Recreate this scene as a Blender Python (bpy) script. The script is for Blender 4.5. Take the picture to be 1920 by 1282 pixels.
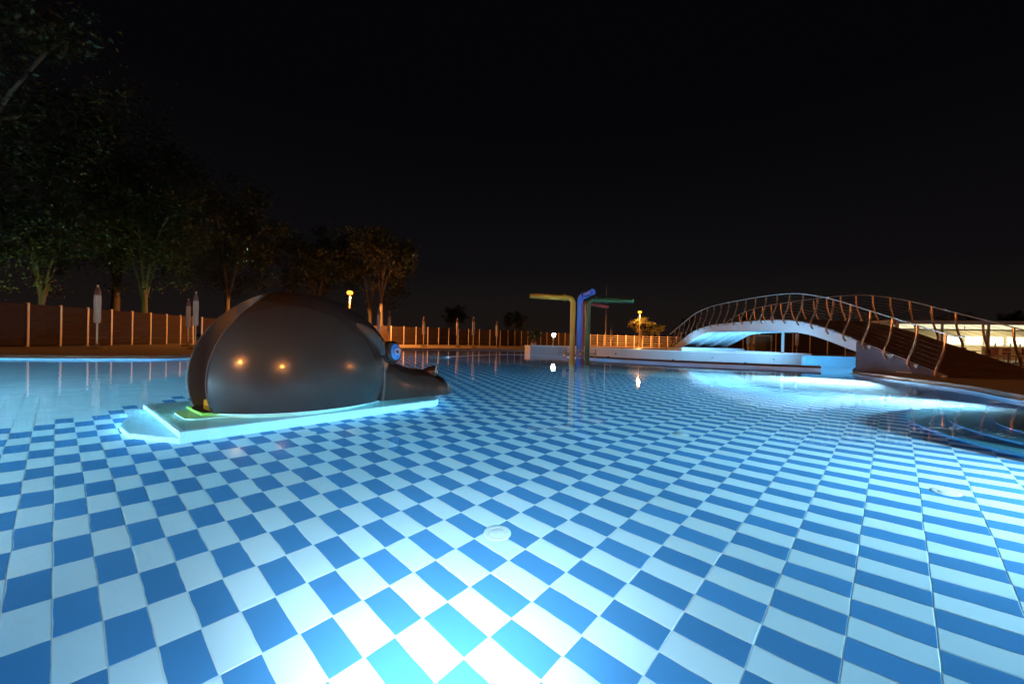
import bpy, bmesh, math, random
from mathutils import Vector, Matrix
random.seed(11)
S = bpy.context.scene
COL = S.collection
for o in list(bpy.data.objects):
    bpy.data.objects.remove(o)

# ------------------------------------------------------------------ camera
H = 0.8818                      # camera height above the water (water surface is z = 0)
PITCH, ROLL = math.atan2(-4.0, 782.757), -0.0223
_s, _c = math.sin(ROLL), math.cos(ROLL)
fwd = Vector((0, math.cos(PITCH), math.sin(PITCH)))
dwn0 = Vector((0, math.sin(PITCH), -math.cos(PITCH)))
rgt0 = Vector((1, 0, 0))
rgt = rgt0 * _c + dwn0 * _s
up = -(dwn0 * _c - rgt0 * _s)
cd = bpy.data.cameras.new('camera')
cam = bpy.data.objects.new('camera', cd)
COL.objects.link(cam)
M4 = Matrix((rgt, up, -fwd)).transposed().to_4x4()
M4.translation = Vector((0, 0, H))
cam.matrix_world = M4
cd.sensor_width = 36.0
cd.lens = 782.757 / 1920 * 36.0
cd.clip_start, cd.clip_end = 0.05, 2000
S.camera = cam

# ------------------------------------------------------------------ world and exposure
W = bpy.data.worlds.new('World')
S.world = W
W.use_nodes = True
nt = W.node_tree
nt.nodes.clear()
sky = nt.nodes.new('ShaderNodeTexSky')
sky.sky_type = 'NISHITA'
sky.sun_disc = False
sky.sun_elevation = math.radians(-7)
sky.sun_rotation = math.radians(10)
sky.air_density = 1.0
sky.dust_density = 3.0
bg = nt.nodes.new('ShaderNodeBackground')
bg.inputs[1].default_value = 0.10
bg2 = nt.nodes.new('ShaderNodeBackground')       # even glow of a town sky at night
bg2.inputs[1].default_value = 1.0
tcw = nt.nodes.new('ShaderNodeTexCoord')
sep = nt.nodes.new('ShaderNodeSeparateXYZ')
nt.links.new(tcw.outputs['Generated'], sep.inputs[0])
rmp = nt.nodes.new('ShaderNodeValToRGB')
rmp.color_ramp.elements[0].position = 0.0
rmp.color_ramp.elements[0].color = (0.0088, 0.0064, 0.0058, 1)
rmp.color_ramp.elements[1].position = 0.45
rmp.color_ramp.elements[1].color = (0.0011, 0.0011, 0.0017, 1)
e_ = rmp.color_ramp.elements.new(0.16)
e_.color = (0.0036, 0.0029, 0.0034, 1)
nt.links.new(sep.outputs[2], rmp.inputs[0])
nt.links.new(rmp.outputs[0], bg2.inputs[0])
ad = nt.nodes.new('ShaderNodeAddShader')
wo = nt.nodes.new('ShaderNodeOutputWorld')
nt.links.new(sky.outputs[0], bg.inputs[0])
nt.links.new(bg.outputs[0], ad.inputs[0])
nt.links.new(bg2.outputs[0], ad.inputs[1])
nt.links.new(ad.outputs[0], wo.inputs[0])
S.view_settings.view_transform = 'Standard'
S.view_settings.look = 'None'
S.view_settings.exposure = 0.14
S.view_settings.gamma = 1.0
S.view_settings.use_curve_mapping = False
S.render.engine = 'CYCLES'
S.cycles.use_denoising = True
S.cycles.caustics_refractive = True
S.cycles.caustics_reflective = False
S.cycles.sample_clamp_indirect = 60.0
S.cycles.max_bounces = 12
S.cycles.volume_bounces = 0
S.cycles.use_adaptive_sampling = True
S.cycles.adaptive_threshold = 0.03


# ------------------------------------------------------------------ materials
def srgb(r, g, b):
    f = lambda v: (v / 255 / 12.92) if v <= 10 else ((v / 255 + 0.055) / 1.055) ** 2.4
    return (f(r), f(g), f(b))


MATS = {}


def mat(name, col, rough=0.5, metal=0.0, var=0.12, scale=6.0, bump=0.0, bscale=30.0, coat=0.0, spec=0.5, stretch=None, col2=None):
    if name in MATS:
        return MATS[name]
    m = bpy.data.materials.new(name)
    m.use_nodes = True
    n = m.node_tree
    b = n.nodes['Principled BSDF']
    tc = n.nodes.new('ShaderNodeTexCoord')
    mp = n.nodes.new('ShaderNodeMapping')
    n.links.new(tc.outputs['Object'], mp.inputs[0])
    if stretch:
        mp.inputs['Scale'].default_value = stretch
    nz = n.nodes.new('ShaderNodeTexNoise')
    nz.inputs['Scale'].default_value = scale
    nz.inputs['Detail'].default_value = 6
    nz.inputs['Roughness'].default_value = 0.6
    n.links.new(mp.outputs[0], nz.inputs[0])
    mx = n.nodes.new('ShaderNodeMix')
    mx.data_type = 'RGBA'
    lo = tuple(c * (1 - var) for c in col)
    hi = col2 or tuple(min(1, c * (1 + var)) for c in col)
    mx.inputs[6].default_value = (*lo, 1)
    mx.inputs[7].default_value = (*hi, 1)
    n.links.new(nz.outputs[0], mx.inputs[0])
    n.links.new(mx.outputs[2], b.inputs['Base Color'])
    mr = n.nodes.new('ShaderNodeMapRange')
    mr.inputs[3].default_value = max(0.02, rough * 0.8)
    mr.inputs[4].default_value = min(1, rough * 1.2)
    n.links.new(nz.outputs[0], mr.inputs[0])
    n.links.new(mr.outputs[0], b.inputs['Roughness'])
    b.inputs['Metallic'].default_value = metal
    b.inputs['Specular IOR Level'].default_value = spec
    b.inputs['Coat Weight'].default_value = coat
    b.inputs['Coat Roughness'].default_value = 0.10
    if bump:
        nb = n.nodes.new('ShaderNodeTexNoise')
        nb.inputs['Scale'].default_value = bscale
        nb.inputs['Detail'].default_value = 4
        n.links.new(mp.outputs[0], nb.inputs[0])
        bp = n.nodes.new('ShaderNodeBump')
        bp.inputs['Strength'].default_value = 1.0
        bp.inputs['Distance'].default_value = bump
        n.links.new(nb.outputs[0], bp.inputs['Height'])
        n.links.new(bp.outputs[0], b.inputs['Normal'])
    MATS[name] = m
    return m


def emis(name, col, strength):
    if name in MATS:
        return MATS[name]
    m = bpy.data.materials.new(name)
    m.use_nodes = True
    n = m.node_tree
    n.nodes.clear()
    e = n.nodes.new('ShaderNodeEmission')
    e.inputs[0].default_value = (*col, 1)
    e.inputs[1].default_value = strength
    o = n.nodes.new('ShaderNodeOutputMaterial')
    n.links.new(e.outputs[0], o.inputs[0])
    MATS[name] = m
    return m


def tile_mat(name, col, var, rough=0.35):
    """glazed tile; every tile a slightly different shade, taken from its cell of the floor grid"""
    m = bpy.data.materials.new(name)
    m.use_nodes = True
    n = m.node_tree
    b = n.nodes['Principled BSDF']
    g = n.nodes.new('ShaderNodeNewGeometry')
    mp = n.nodes.new('ShaderNodeMapping')
    mp.vector_type = 'TEXTURE'
    mp.inputs['Location'].default_value = (GX, GY, 0)
    mp.inputs['Rotation'].default_value = (0, 0, ANG)
    mp.inputs['Scale'].default_value = (TA, TB, 1)
    n.links.new(g.outputs['Position'], mp.inputs[0])
    fl = n.nodes.new('ShaderNodeVectorMath')
    fl.operation = 'FLOOR'
    n.links.new(mp.outputs[0], fl.inputs[0])
    wn = n.nodes.new('ShaderNodeTexWhiteNoise')
    wn.noise_dimensions = '2D'
    n.links.new(fl.outputs[0], wn.inputs[0])
    nz = n.nodes.new('ShaderNodeTexNoise')
    nz.inputs['Scale'].default_value = 2.5
    nz.inputs['Detail'].default_value = 7
    nz.inputs['Roughness'].default_value = 0.65
    n.links.new(g.outputs['Position'], nz.inputs[0])
    av = n.nodes.new('ShaderNodeMath')
    av.operation = 'MULTIPLY_ADD'
    av.inputs[1].default_value = 0.6
    n.links.new(wn.outputs[0], av.inputs[0])
    h = n.nodes.new('ShaderNodeMath')
    h.operation = 'MULTIPLY'
    h.inputs[1].default_value = 0.5
    n.links.new(nz.outputs[0], h.inputs[0])
    n.links.new(h.outputs[0], av.inputs[2])
    mx = n.nodes.new('ShaderNodeMix')
    mx.data_type = 'RGBA'
    mx.inputs[6].default_value = (*[c * (1 - var) for c in col], 1)
    mx.inputs[7].default_value = (*[min(1, c * (1 + var)) for c in col], 1)
    n.links.new(av.outputs[0], mx.inputs[0])
    n.links.new(mx.outputs[2], b.inputs['Base Color'])
    b.inputs['Roughness'].default_value = rough
    b.inputs['Specular IOR Level'].default_value = 0.2
    MATS[name] = m
    return m


# ------------------------------------------------------------------ mesh helpers
class MB:
    def __init__(self):
        self.v, self.f = [], []

    def add(self, vs, fs):
        o = len(self.v)
        self.v += [tuple(p) for p in vs]
        self.f += [tuple(i + o for i in q) for q in fs]
        return self

    def box(self, c, d, rz=0.0, M=None):
        x, y, z = d[0] / 2, d[1] / 2, d[2] / 2
        vs = [Vector(p) for p in ((-x, -y, -z), (x, -y, -z), (x, y, -z), (-x, y, -z), (-x, -y, z), (x, -y, z), (x, y, z), (-x, y, z))]
        R = M if M is not None else Matrix.Rotation(rz, 3, 'Z')
        return self.add([R @ p + Vector(c) for p in vs],
                        [(0, 3, 2, 1), (4, 5, 6, 7), (0, 1, 5, 4), (1, 2, 6, 5), (2, 3, 7, 6), (3, 0, 4, 7)])

    def bevbox(self, c, d, b=0.02, rz=0.0):
        """box with chamfered edges"""
        bm = bmesh.new()
        bmesh.ops.create_cube(bm, size=1.0)
        for v in bm.verts:
            v.co = Vector((v.co.x * d[0], v.co.y * d[1], v.co.z * d[2]))
        bmesh.ops.bevel(bm, geom=bm.edges[:] + bm.verts[:], offset=b, segments=2, affect='EDGES', profile=0.6)
        R = Matrix.Rotation(rz, 3, 'Z')
        bm.verts.index_update()
        self.add([R @ v.co + Vector(c) for v in bm.verts], [[v.index for v in f.verts] for f in bm.faces])
        bm.free()
        return self

    def tube(self, path, r, n=10, caps=True):
        P = [Vector(p) for p in path]
        rs = r if isinstance(r, (list, tuple)) else [r] * len(P)
        prev = None
        vs, fs = [], []
        for k, p in enumerate(P):
            t = (P[min(k + 1, len(P) - 1)] - P[max(k - 1, 0)]).normalized()
            if prev is None:
                a = Vector((0, 0, 1)) if abs(t.z) < 0.9 else Vector((1, 0, 0))
                u = t.cross(a).normalized()
            else:
                u = (prev - t * prev.dot(t)).normalized()
            prev = u
            w = t.cross(u)
            for i in range(n):
                a = 2 * math.pi * i / n
                vs.append(p + (u * math.cos(a) + w * math.sin(a)) * rs[k])
        for k in range(len(P) - 1):
            for i in range(n):
                j = (i + 1) % n
                fs.append((k * n + i, k * n + j, (k + 1) * n + j, (k + 1) * n + i))
        if caps:
            fs.append(tuple(range(n))[::-1])
            fs.append(tuple((len(P) - 1) * n + i for i in range(n)))
        return self.add(vs, fs)

    def lathe(self, prof, n=24, c=(0, 0, 0), M=None, ripple=None):
        vs, fs = [], []
        R = M if M is not None else Matrix.Identity(3)
        for r, z in prof:
            for i in range(n):
                a = 2 * math.pi * i / n
                rr = r * (1 + (ripple * math.cos(a * 8) if ripple else 0))
                vs.append(R @ Vector((rr * math.cos(a), rr * math.sin(a), z)) + Vector(c))
        for k in range(len(prof) - 1):
            for i in range(n):
                j = (i + 1) % n
                fs.append((k * n + i, k * n + j, (k + 1) * n + j, (k + 1) * n + i))
        fs.append(tuple(range(n))[::-1])
        fs.append(tuple((len(prof) - 1) * n + i for i in range(n)))
        return self.add(vs, fs)

    def prism(self, poly, z0, z1):
        n = len(poly)
        vs = [(x, y, z0) for x, y in poly] + [(x, y, z1) for x, y in poly]
        fs = [tuple(range(n))[::-1], tuple(range(n, 2 * n))] + [(i, (i + 1) % n, n + (i + 1) % n, n + i) for i in range(n)]
        return self.add(vs, fs)

    def mesh(self, name, smooth=False, ang=35):
        me = bpy.data.meshes.new(name)
        me.from_pydata(self.v, [], self.f)
        me.validate()
        bm = bmesh.new()
        bm.from_mesh(me)
        bmesh.ops.recalc_face_normals(bm, faces=bm.faces[:])
        if smooth:
            for f in bm.faces:
                f.smooth = True
            for e in bm.edges:
                if len(e.link_faces) == 2 and e.calc_face_angle(0) > math.radians(ang):
                    e.smooth = False
        bm.to_mesh(me)
        bm.free()
        return me

    def build(self, name, m, parent=None, smooth=False, ang=35):
        me = self.mesh(name, smooth, ang)
        me.materials.append(m)
        return link(name, me, parent)


def link(name, me, parent=None):
    o = bpy.data.objects.new(name, me)
    COL.objects.link(o)
    if parent is not None:
        o.parent = parent
    return o


def thing(name, label, cat, loc=(0, 0, 0), rz=0.0, group=None):
    o = bpy.data.objects.new(name, None)
    COL.objects.link(o)
    o.location = loc
    o.rotation_euler = (0, 0, rz)
    return tag(o, label, cat, group)


def tag(o, label, cat, group=None):
    o['label'] = label
    o['category'] = cat
    if group:
        o['group'] = group
    return o


def struct(o, kind='structure'):
    o['kind'] = kind
    return o


def copy_tree(o, parent=None):
    c = o.copy()
    COL.objects.link(c)
    c.parent = parent
    for ch in o.children:
        copy_tree(ch, c)
    return c


def lamp(name, kind, loc, energy, col, parent=None, size=0.1, rot=None, spread=None):
    d = bpy.data.lights.new(name, kind)
    d.energy = energy
    d.color = col
    if kind == 'AREA':
        d.shape = 'DISK'
        d.size = size
        if spread:
            d.spread = spread
    else:
        d.shadow_soft_size = size
    o = bpy.data.objects.new(name, d)
    COL.objects.link(o)
    o.location = loc
    if rot:
        o.rotation_euler = rot
    if parent is not None:
        o.parent = parent
    return o


def smooth_loop(pts, n=6, closed=False):
    """Catmull-Rom through 2-D or 3-D points"""
    P = [Vector(p) for p in pts]
    out = []
    N = len(P)
    for i in range(N if closed else N - 1):
        g = (lambda k: P[k % N]) if closed else (lambda k: P[max(0, min(N - 1, k))])
        a, b, c, d = g(i - 1), g(i), g(i + 1), g(i + 2)
        for k in range(n):
            t = k / n
            out.append(0.5 * ((2 * b) + (c - a) * t + (2 * a - 5 * b + 4 * c - d) * t * t + (3 * b - a - 3 * c + d) * t ** 3))
    if not closed:
        out.append(P[-1])
    return out


# ------------------------------------------------------------------ pool floor grid
TA, TB = 0.15, 0.30
ANG = 0.8292
GX, GY = -1.8698, 1.7110
DEP = 0.861
DECK = 0.10
ca, sa = math.cos(ANG), math.sin(ANG)


def cell(i, j):
    return (GX + i * TA * ca - j * TB * sa, GY + i * TA * sa + j * TB * ca)


def inside(poly, x, y):
    r = False
    n = len(poly)
    for k in range(n):
        x0, y0 = poly[k]
        x1, y1 = poly[(k + 1) % n]
        if (y0 > y) != (y1 > y) and x < (x1 - x0) * (y - y0) / (y1 - y0) + x0:
            r = not r
    return r


corner = [(11.9, 14.5), (22, 14.5), (22, 27.5), (17.5, 28.5), (16.5, 34), (8, 36.5)]
curve_a = smooth_loop([(-16, 0.7), (-8, 0.78), (0, 0.8), (4.2, 0.85), (7.6, 1.5), (9.6, 3.2), (9.7, 5.2), (8.95, 7.1), (10.0, 9.3), (10.76, 12.3), (11.4, 14.1)], 5)
curve_b = smooth_loop([(0.0, 35.2), (-4.5, 32.2), (-7.9, 29.7), (-9.9, 21.0), (-11.1, 14.4), (-12.6, 13.1), (-15.0, 12.3), (-21, 10.8), (-23, 6), (-20, 1.9)], 5)
POOL = [(p[0], p[1]) for p in curve_a] + corner + [(p[0], p[1]) for p in curve_b]


def offset(poly, d):
    """positive d grows a counter-clockwise outline"""
    out = []
    n = len(poly)
    for k in range(n):
        a, b, c = Vector(poly[k - 1]), Vector(poly[k]), Vector(poly[(k + 1) % n])
        n1 = Vector(((b - a).y, -(b - a).x)).normalized()
        n2 = Vector(((c - b).y, -(c - b).x)).normalized()
        m = (n1 + n2)
        m = m / max(0.35, m.length_squared / 2) if m.length > 1e-6 else n1
        out.append((b.x + m.x * d * 1.0, b.y + m.y * d * 1.0))
    return out


def ring_sheet(name, inner, outer, z, m):
    bm = bmesh.new()
    es = []
    for poly in (inner, outer):
        vs = [bm.verts.new((x, y, z)) for x, y in poly]
        es += [bm.edges.new((vs[k], vs[(k + 1) % len(vs)])) for k in range(len(vs))]
    bmesh.ops.triangle_fill(bm, use_beauty=True, use_dissolve=False, edges=es)
    for f in bm.faces:
        if f.normal.z < 0:
            f.normal_flip()
    me = bpy.data.meshes.new(name)
    bm.to_mesh(me)
    bm.free()
    me.materials.append(m)
    return struct(link(name, me))


M_DECK = mat('deck_paving', (0.30, 0.24, 0.19), 0.55, var=0.25, scale=1.2, bump=0.002, bscale=40)
M_GRASS = mat('grass_soil', (0.05, 0.06, 0.025), 0.9, var=0.4, scale=0.8, bump=0.03, bscale=6)
M_PALE = tile_mat('pale_tile', (0.77, 0.87, 0.94), 0.06)
M_BLUE = tile_mat('blue_tile', (0.095, 0.285, 0.56), 0.13)
M_GROUT = mat('grout', (0.78, 0.86, 0.86), 0.8, var=0.12, scale=4)
M_WALLT = mat('pool_wall_tile', (0.62, 0.78, 0.86), 0.4, var=0.08, scale=3)
M_COPE = mat('coping_stone', (0.42, 0.48, 0.52), 0.45, var=0.12, scale=5, bump=0.001)
M_WHITE = mat('white_plastic', (0.80, 0.82, 0.82), 0.35, var=0.04)

COPE_W = 0.09
outer_deck = [(-60, -45), (70, -45), (70, 95), (-60, 95)]
ring_sheet('pool_deck', offset(POOL, COPE_W + 0.02), outer_deck, DECK, M_DECK)
ring_sheet('ground', outer_deck, [(-900, -900), (900, -900), (900, 900), (-900, 900)], DECK - 0.01, M_GRASS)

# pool wall with the deck riser above it
wl = MB()
cp = MB()
rz_ = MB()
n = len(POOL)
in_, out_ = POOL, offset(POOL, COPE_W)
out2 = offset(POOL, COPE_W + 0.02)
for k in range(n):
    a, b = in_[k], in_[(k + 1) % n]
    c, d = out_[k], out_[(k + 1) % n]
    e, g = out2[k], out2[(k + 1) % n]
    wl.add([(*a, -DEP - 0.05), (*b, -DEP - 0.05), (*b, -0.02), (*a, -0.02)], [(0, 1, 2, 3)])
    cp.add([(*a, -0.02), (*b, -0.02), (*b, 0.012), (*a, 0.012), (*c, 0.02), (*d, 0.02), (*e, DECK), (*g, DECK)],
           [(0, 1, 2, 3), (3, 2, 5, 4)])
    rz_.add([(*c, 0.02), (*d, 0.02), (*g, DECK), (*e, DECK)], [(0, 1, 2, 3)])
struct(rz_.build('deck_edge', mat('deck_edge_stone', (0.16, 0.11, 0.085), 0.6, var=0.2, scale=3)))
struct(wl.build('pool_wall', M_WALLT))
struct(cp.build('pool_coping', M_COPE))

# floor: a grout bed and, on it, real tiles
fl = MB()
fl.add([(x, y, -DEP - 0.0014) for x, y in offset(POOL, 0.1)], [tuple(range(len(POOL)))])
floor = struct(fl.build('pool_floor', M_GROUT))


def tile_verts(cx, cy, e, z0=-0.0016):
    hx, hy, bv = TA / 2 - 0.0028, TB / 2 - 0.0028, 0.0012
    vs = []
    for (px, py, z) in ((-hx, -hy, z0), (hx, -hy, z0), (hx, hy, z0), (-hx, hy, z0),
                        (-hx + bv, -hy + bv, e), (hx - bv, -hy + bv, e), (hx - bv, hy - bv, e), (-hx + bv, hy - bv, e)):
        vs.append((cx + px * ca - py * sa, cy + px * sa + py * ca, z))
    return vs


TF = [(4, 5, 6, 7), (0, 1, 5, 4), (1, 2, 6, 5), (2, 3, 7, 6), (3, 0, 4, 7)]
cells = []
POOLT = offset(POOL, 0.05)
for i in range(-190, 330):
    for j in range(-75, 110):
        x, y = cell(i + 0.5, j + 0.5)
        if -24 < x < 22.5 and 0.1 < y < 37 and inside(POOLT, x, y):
            blue = (i + j) % 2 == 0 and x > -5.12 and i < 77
            r = math.hypot(x, y)
            seen = y > 1.35 and abs(x) < 1.26 * y + 0.1 and r > 1.55
            cells.append((r if seen else r + 100, i, j, x, y, blue))
cells.sort()
tmesh = {}
for key, m in ((True, M_BLUE), (False, M_PALE)):
    b = MB()
    b.add(tile_verts(0, 0, 0.0), TF)
    tmesh[key] = b.mesh('tile')
    tmesh[key].materials.append(m)
for (r, i, j, x, y, blue) in cells[:300]:
    o = link('tile', tmesh[blue], floor)
    o.location = (x, y, -DEP + random.uniform(-0.0004, 0.0004))
rest = {True: MB(), False: MB()}
for (r, i, j, x, y, blue) in cells[300:]:
    vs = tile_verts(x, y, random.uniform(-0.0004, 0.0004))
    rest[blue].add([(a, b, c - DEP) for a, b, c in vs], TF)
for key, nm, m in ((True, 'blue_tiles', M_BLUE), (False, 'pale_tiles', M_PALE)):
    me = bpy.data.meshes.new(nm)
    me.from_pydata(rest[key].v, [], rest[key].f)
    me.materials.append(m)
    struct(link(nm, me, floor), 'stuff')

# water: closed body, refracting, faintly absorbing
wm = bpy.data.materials.new('pool_water')
wm.use_nodes = True
n_ = wm.node_tree
n_.nodes.clear()
out = n_.nodes.new('ShaderNodeOutputMaterial')
gl = n_.nodes.new('ShaderNodeBsdfGlass')
gl.inputs['Roughness'].default_value = 0.0
gl.inputs['IOR'].default_value = 1.333
gl.inputs['Color'].default_value = (1, 1, 1, 1)
geo = n_.nodes.new('ShaderNodeNewGeometry')
nz1 = n_.nodes.new('ShaderNodeTexNoise')
nz1.inputs['Scale'].default_value = 1.6
nz1.inputs['Detail'].default_value = 3
nz2 = n_.nodes.new('ShaderNodeTexNoise')
nz2.inputs['Scale'].default_value = 0.35
nz2.inputs['Detail'].default_value = 2
n_.links.new(geo.outputs['Position'], nz1.inputs[0])
n_.links.new(geo.outputs['Position'], nz2.inputs[0])
ml = n_.nodes.new('ShaderNodeMath')
ml.operation = 'MULTIPLY'
n_.links.new(nz1.outputs[0], ml.inputs[0])
n_.links.new(nz2.outputs[0], ml.inputs[1])
bp = n_.nodes.new('ShaderNodeBump')
bp.inputs['Strength'].default_value = 1.0
bp.inputs['Distance'].default_value = 0.009
n_.links.new(ml.outputs[0], bp.inputs['Height'])
n_.links.new(bp.outputs[0], gl.inputs['Normal'])
va = n_.nodes.new('ShaderNodeVolumeAbsorption')
va.inputs['Color'].default_value = (0.0, 0.74, 0.93, 1)
va.inputs['Density'].default_value = 0.17
n_.links.new(gl.outputs[0], out.inputs['Surface'])
n_.links.new(va.outputs[0], out.inputs['Volume'])
w = MB().prism(offset(POOL, 0.06), -DEP - 0.4, 0.0)
struct(w.build('pool_water', wm))

# ------------------------------------------------------------------ underwater lights
POOL_COL = (0.78, 0.91, 1.0)
M_STEEL = mat('stainless_steel', (0.62, 0.62, 0.63), 0.22, metal=1.0, var=0.05)
M_LENS = emis('pool_lamp_lens', (0.85, 0.97, 1.0), 25.0)


def pool_light(x, y, z, ang, power, label, spread=170, down=0.0, size=0.22):
    """round fixture in the pool wall; ang = direction it faces"""
    t = thing('underwater_light', label, 'pool light', (x, y, z), ang, 'underwater pool lights')
    R = Matrix.Rotation(math.radians(90), 3, 'Y')
    MB().lathe([(0.10, -0.02), (0.15, -0.02), (0.15, 0.02), (0.12, 0.035), (0.10, 0.035)], 20, M=R).build('bezel', M_STEEL, t, True)
    MB().lathe([(0.10, 0.0), (0.10, 0.012), (0.06, 0.02), (0.01, 0.023)], 20, M=R).build('lens', M_LENS, t, True)
    lamp('lamp', 'AREA', (0.045, 0, 0), power, POOL_COL, t, size, (0, -math.radians(90) + down, 0), math.radians(spread))
    return t


PL = [
    (-0.28, 0.86, -0.27, 90, 46, 170, 28, 'round lamp in the near pool wall below the viewpoint'),
    (-4.0, 0.85, -0.20, 80, 48, 170, 0, 'added fill lamp in the near wall between viewpoint and slide'),  # added fill, its power fitted to the floor brightness
    (6.3, 1.22, -0.20, 142, 560, 100, 0, 'round lamp in the curved near wall beside the round steps'),
    (-6.8, 0.84, -0.20, 84, 210, 170, 0, 'round lamp in the near wall left of the hippo slide'),
    (9.0, 7.25, -0.20, 170, 300, 80, 60, 'round lamp in the right wall behind the round steps'),
    (10.66, 12.2, -0.20, 196, 950, 85, 0, 'round lamp in the right wall before the bridge ramp'),
    (-10.0, 0.82, -0.20, 62, 1000, 110, 0, 'added fill lamp in the near wall, second from the left end'),  # added out of view to fill the left floor with light
    (-15.0, 0.76, -0.20, 70, 4600, 150, 0, 'round lamp in the near wall farthest to the left'),
    (-10.35, 18.6, -0.55, -15, 1500, 170, 0, 'added fill lamp in the back left wall behind the slide'),  # added fill to brighten the back left of the pool
]
for x, y, z, a, p, sp, beam, lb in PL:
    t = pool_light(x, y, z, math.radians(a), p, lb, sp)
    if beam:
        lamp('beam', 'AREA', (0.047, 0, 0), beam, POOL_COL, t, 0.16, (0, -math.radians(90), 0), math.radians(105))

# ------------------------------------------------------------------ floor inlets
inl = None
spots = [(13.0, -2.2), (31.0, -9.5), (12.6, 7.4), (33.3, -2.35), (53.2, -2.4), (32.4, 7.3), (52.5, 7.3), (-7.0, 7.4)]
notes = ['white round inlet plate in the foreground, nearest of all', 'white round inlet plate in the bright patch at lower right',
         'white round inlet plate by the hippo platform edge', 'white round inlet plate in the middle of the checkered floor',
         'faint round inlet plate on the distant floor to the right', 'round inlet plate beyond the hippo snout',
         'farthest round inlet plate below the water pipes', 'round inlet plate at the far left of the checkered floor']
for (gi, gj), nt_ in zip(spots, notes):
    x, y = cell(gi, gj)
    t = thing('floor_inlet', nt_, 'inlet plate', (x, y, -DEP), 0, 'round inlet plates in the pool floor')
    MB().lathe([(0.088, 0.0), (0.087, 0.001), (0.080, 0.0025), (0.058, 0.003), (0.056, 0.0012)], 28).build('rim', M_WHITE, t, True)
    MB().lathe([(0.052, 0.0005), (0.0515, 0.002), (0.046, 0.0035), (0.008, 0.004)], 28).build('cap', M_WHITE, t, True)

# ------------------------------------------------------------------ hippo slide and its platform
O = Vector((-3.583, 4.86, 0))
EX = Vector((0.65, 0.76, 0)).normalized()
HANG = math.atan2(EX.y, EX.x)
M_PLAT = mat('platform_tile', (0.50, 0.72, 0.80), 0.4, var=0.06, scale=3)
M_EDGE = mat('platform_edge', (0.74, 0.70, 0.70), 0.4, var=0.05, scale=3)


def local(x, y):
    d = Vector((x, y, 0)) - O
    nn = Vector((-EX.y, EX.x, 0))
    return (d.dot(EX), d.dot(nn))


plat = thing('hippo_platform', 'pale tiled platform under water carrying the hippo slide', 'platform', (O.x, O.y, -DEP), HANG)


def rounded(pts, n=5):
    return [(p[0], p[1]) for p in smooth_loop(pts, n, True)]


near = [local(-3.19, 4.03), local(-2.50, 4.93), local(-1.87, 5.69), local(-1.06, 6.49)]
p_s0, p_w0 = local(-3.19, 4.03)
sR, wR = local(-1.06, 6.49)
top = [(p_s0, p_w0), (sR - 0.15, wR - 0.02), (sR - 0.02, wR + 0.08), (sR + 0.06, wR + 0.35), (sR + 0.08, wR + 1.2), (sR, wR + 1.9), (sR - 0.4, wR + 2.1),
       (p_s0 + 0.02, p_w0 + 2.05)]
hgt = DEP - 0.40
MB().prism(top, 0.0, hgt).build('block', M_EDGE, plat)
# paving slabs on the platform top
k = 0
for a in range(6):
    for b in range(4):
        s0, w0 = p_s0 + 0.03 + a * (sR - p_s0 - 0.12) / 6, p_w0 + 0.05 + b * 0.5
        ds, dw = (sR - p_s0 - 0.12) / 6 - 0.012, 0.488
        MB().box((s0 + ds / 2, w0 + dw / 2, hgt + 0.004), (ds, dw, 0.012)).build('slab', M_PLAT, plat)
q = [local(-3.19, 4.03), local(-3.46, 4.07), local(-3.79, 4.14), local(-4.12, 4.40), local(-4.38, 4.75), local(-4.62, 5.05), local(-4.74, 5.24), local(-4.63, 5.41)]
q = [(a, b) for a, b in q]
MB().prism(q[::-1], 0.0, DEP - 0.66).build('lower_step', M_EDGE, plat)
qi = [(a * 0.94 + sum(p[0] for p in q) / len(q) * 0.06, b * 0.94 + sum(p[1] for p in q) / len(q) * 0.06) for a, b in q]
MB().prism(qi[::-1], DEP - 0.662, DEP - 0.655).build('step_top', M_PLAT, plat)

hippo = thing('hippo_slide', 'dark grey glossy hippo-shaped water slide with blue eye on its platform', 'slide', (O.x, O.y, 0), HANG)
M_HIPPO = mat('hippo_paint', (0.040, 0.035, 0.030), 0.25, var=0.10, scale=1.5, bump=0.0006, bscale=3, coat=0.38)
M_CREAM = mat('cream_gelcoat', (0.66, 0.66, 0.48), 0.35, var=0.08)
M_LIME = mat('lime_gelcoat', (0.42, 0.60, 0.06), 0.35, var=0.1)
M_YEL = mat('yellow_gelcoat', (0.75, 0.48, 0.03), 0.35, var=0.1)
M_EYEB = mat('eye_blue', (0.02, 0.25, 0.75), 0.3, var=0.05)
M_EYEW = mat('eye_pale', (0.55, 0.68, 0.80), 0.3, var=0.05)
M_EYEK = mat('eye_dark', (0.02, 0.02, 0.04), 0.2, var=0.05)


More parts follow.
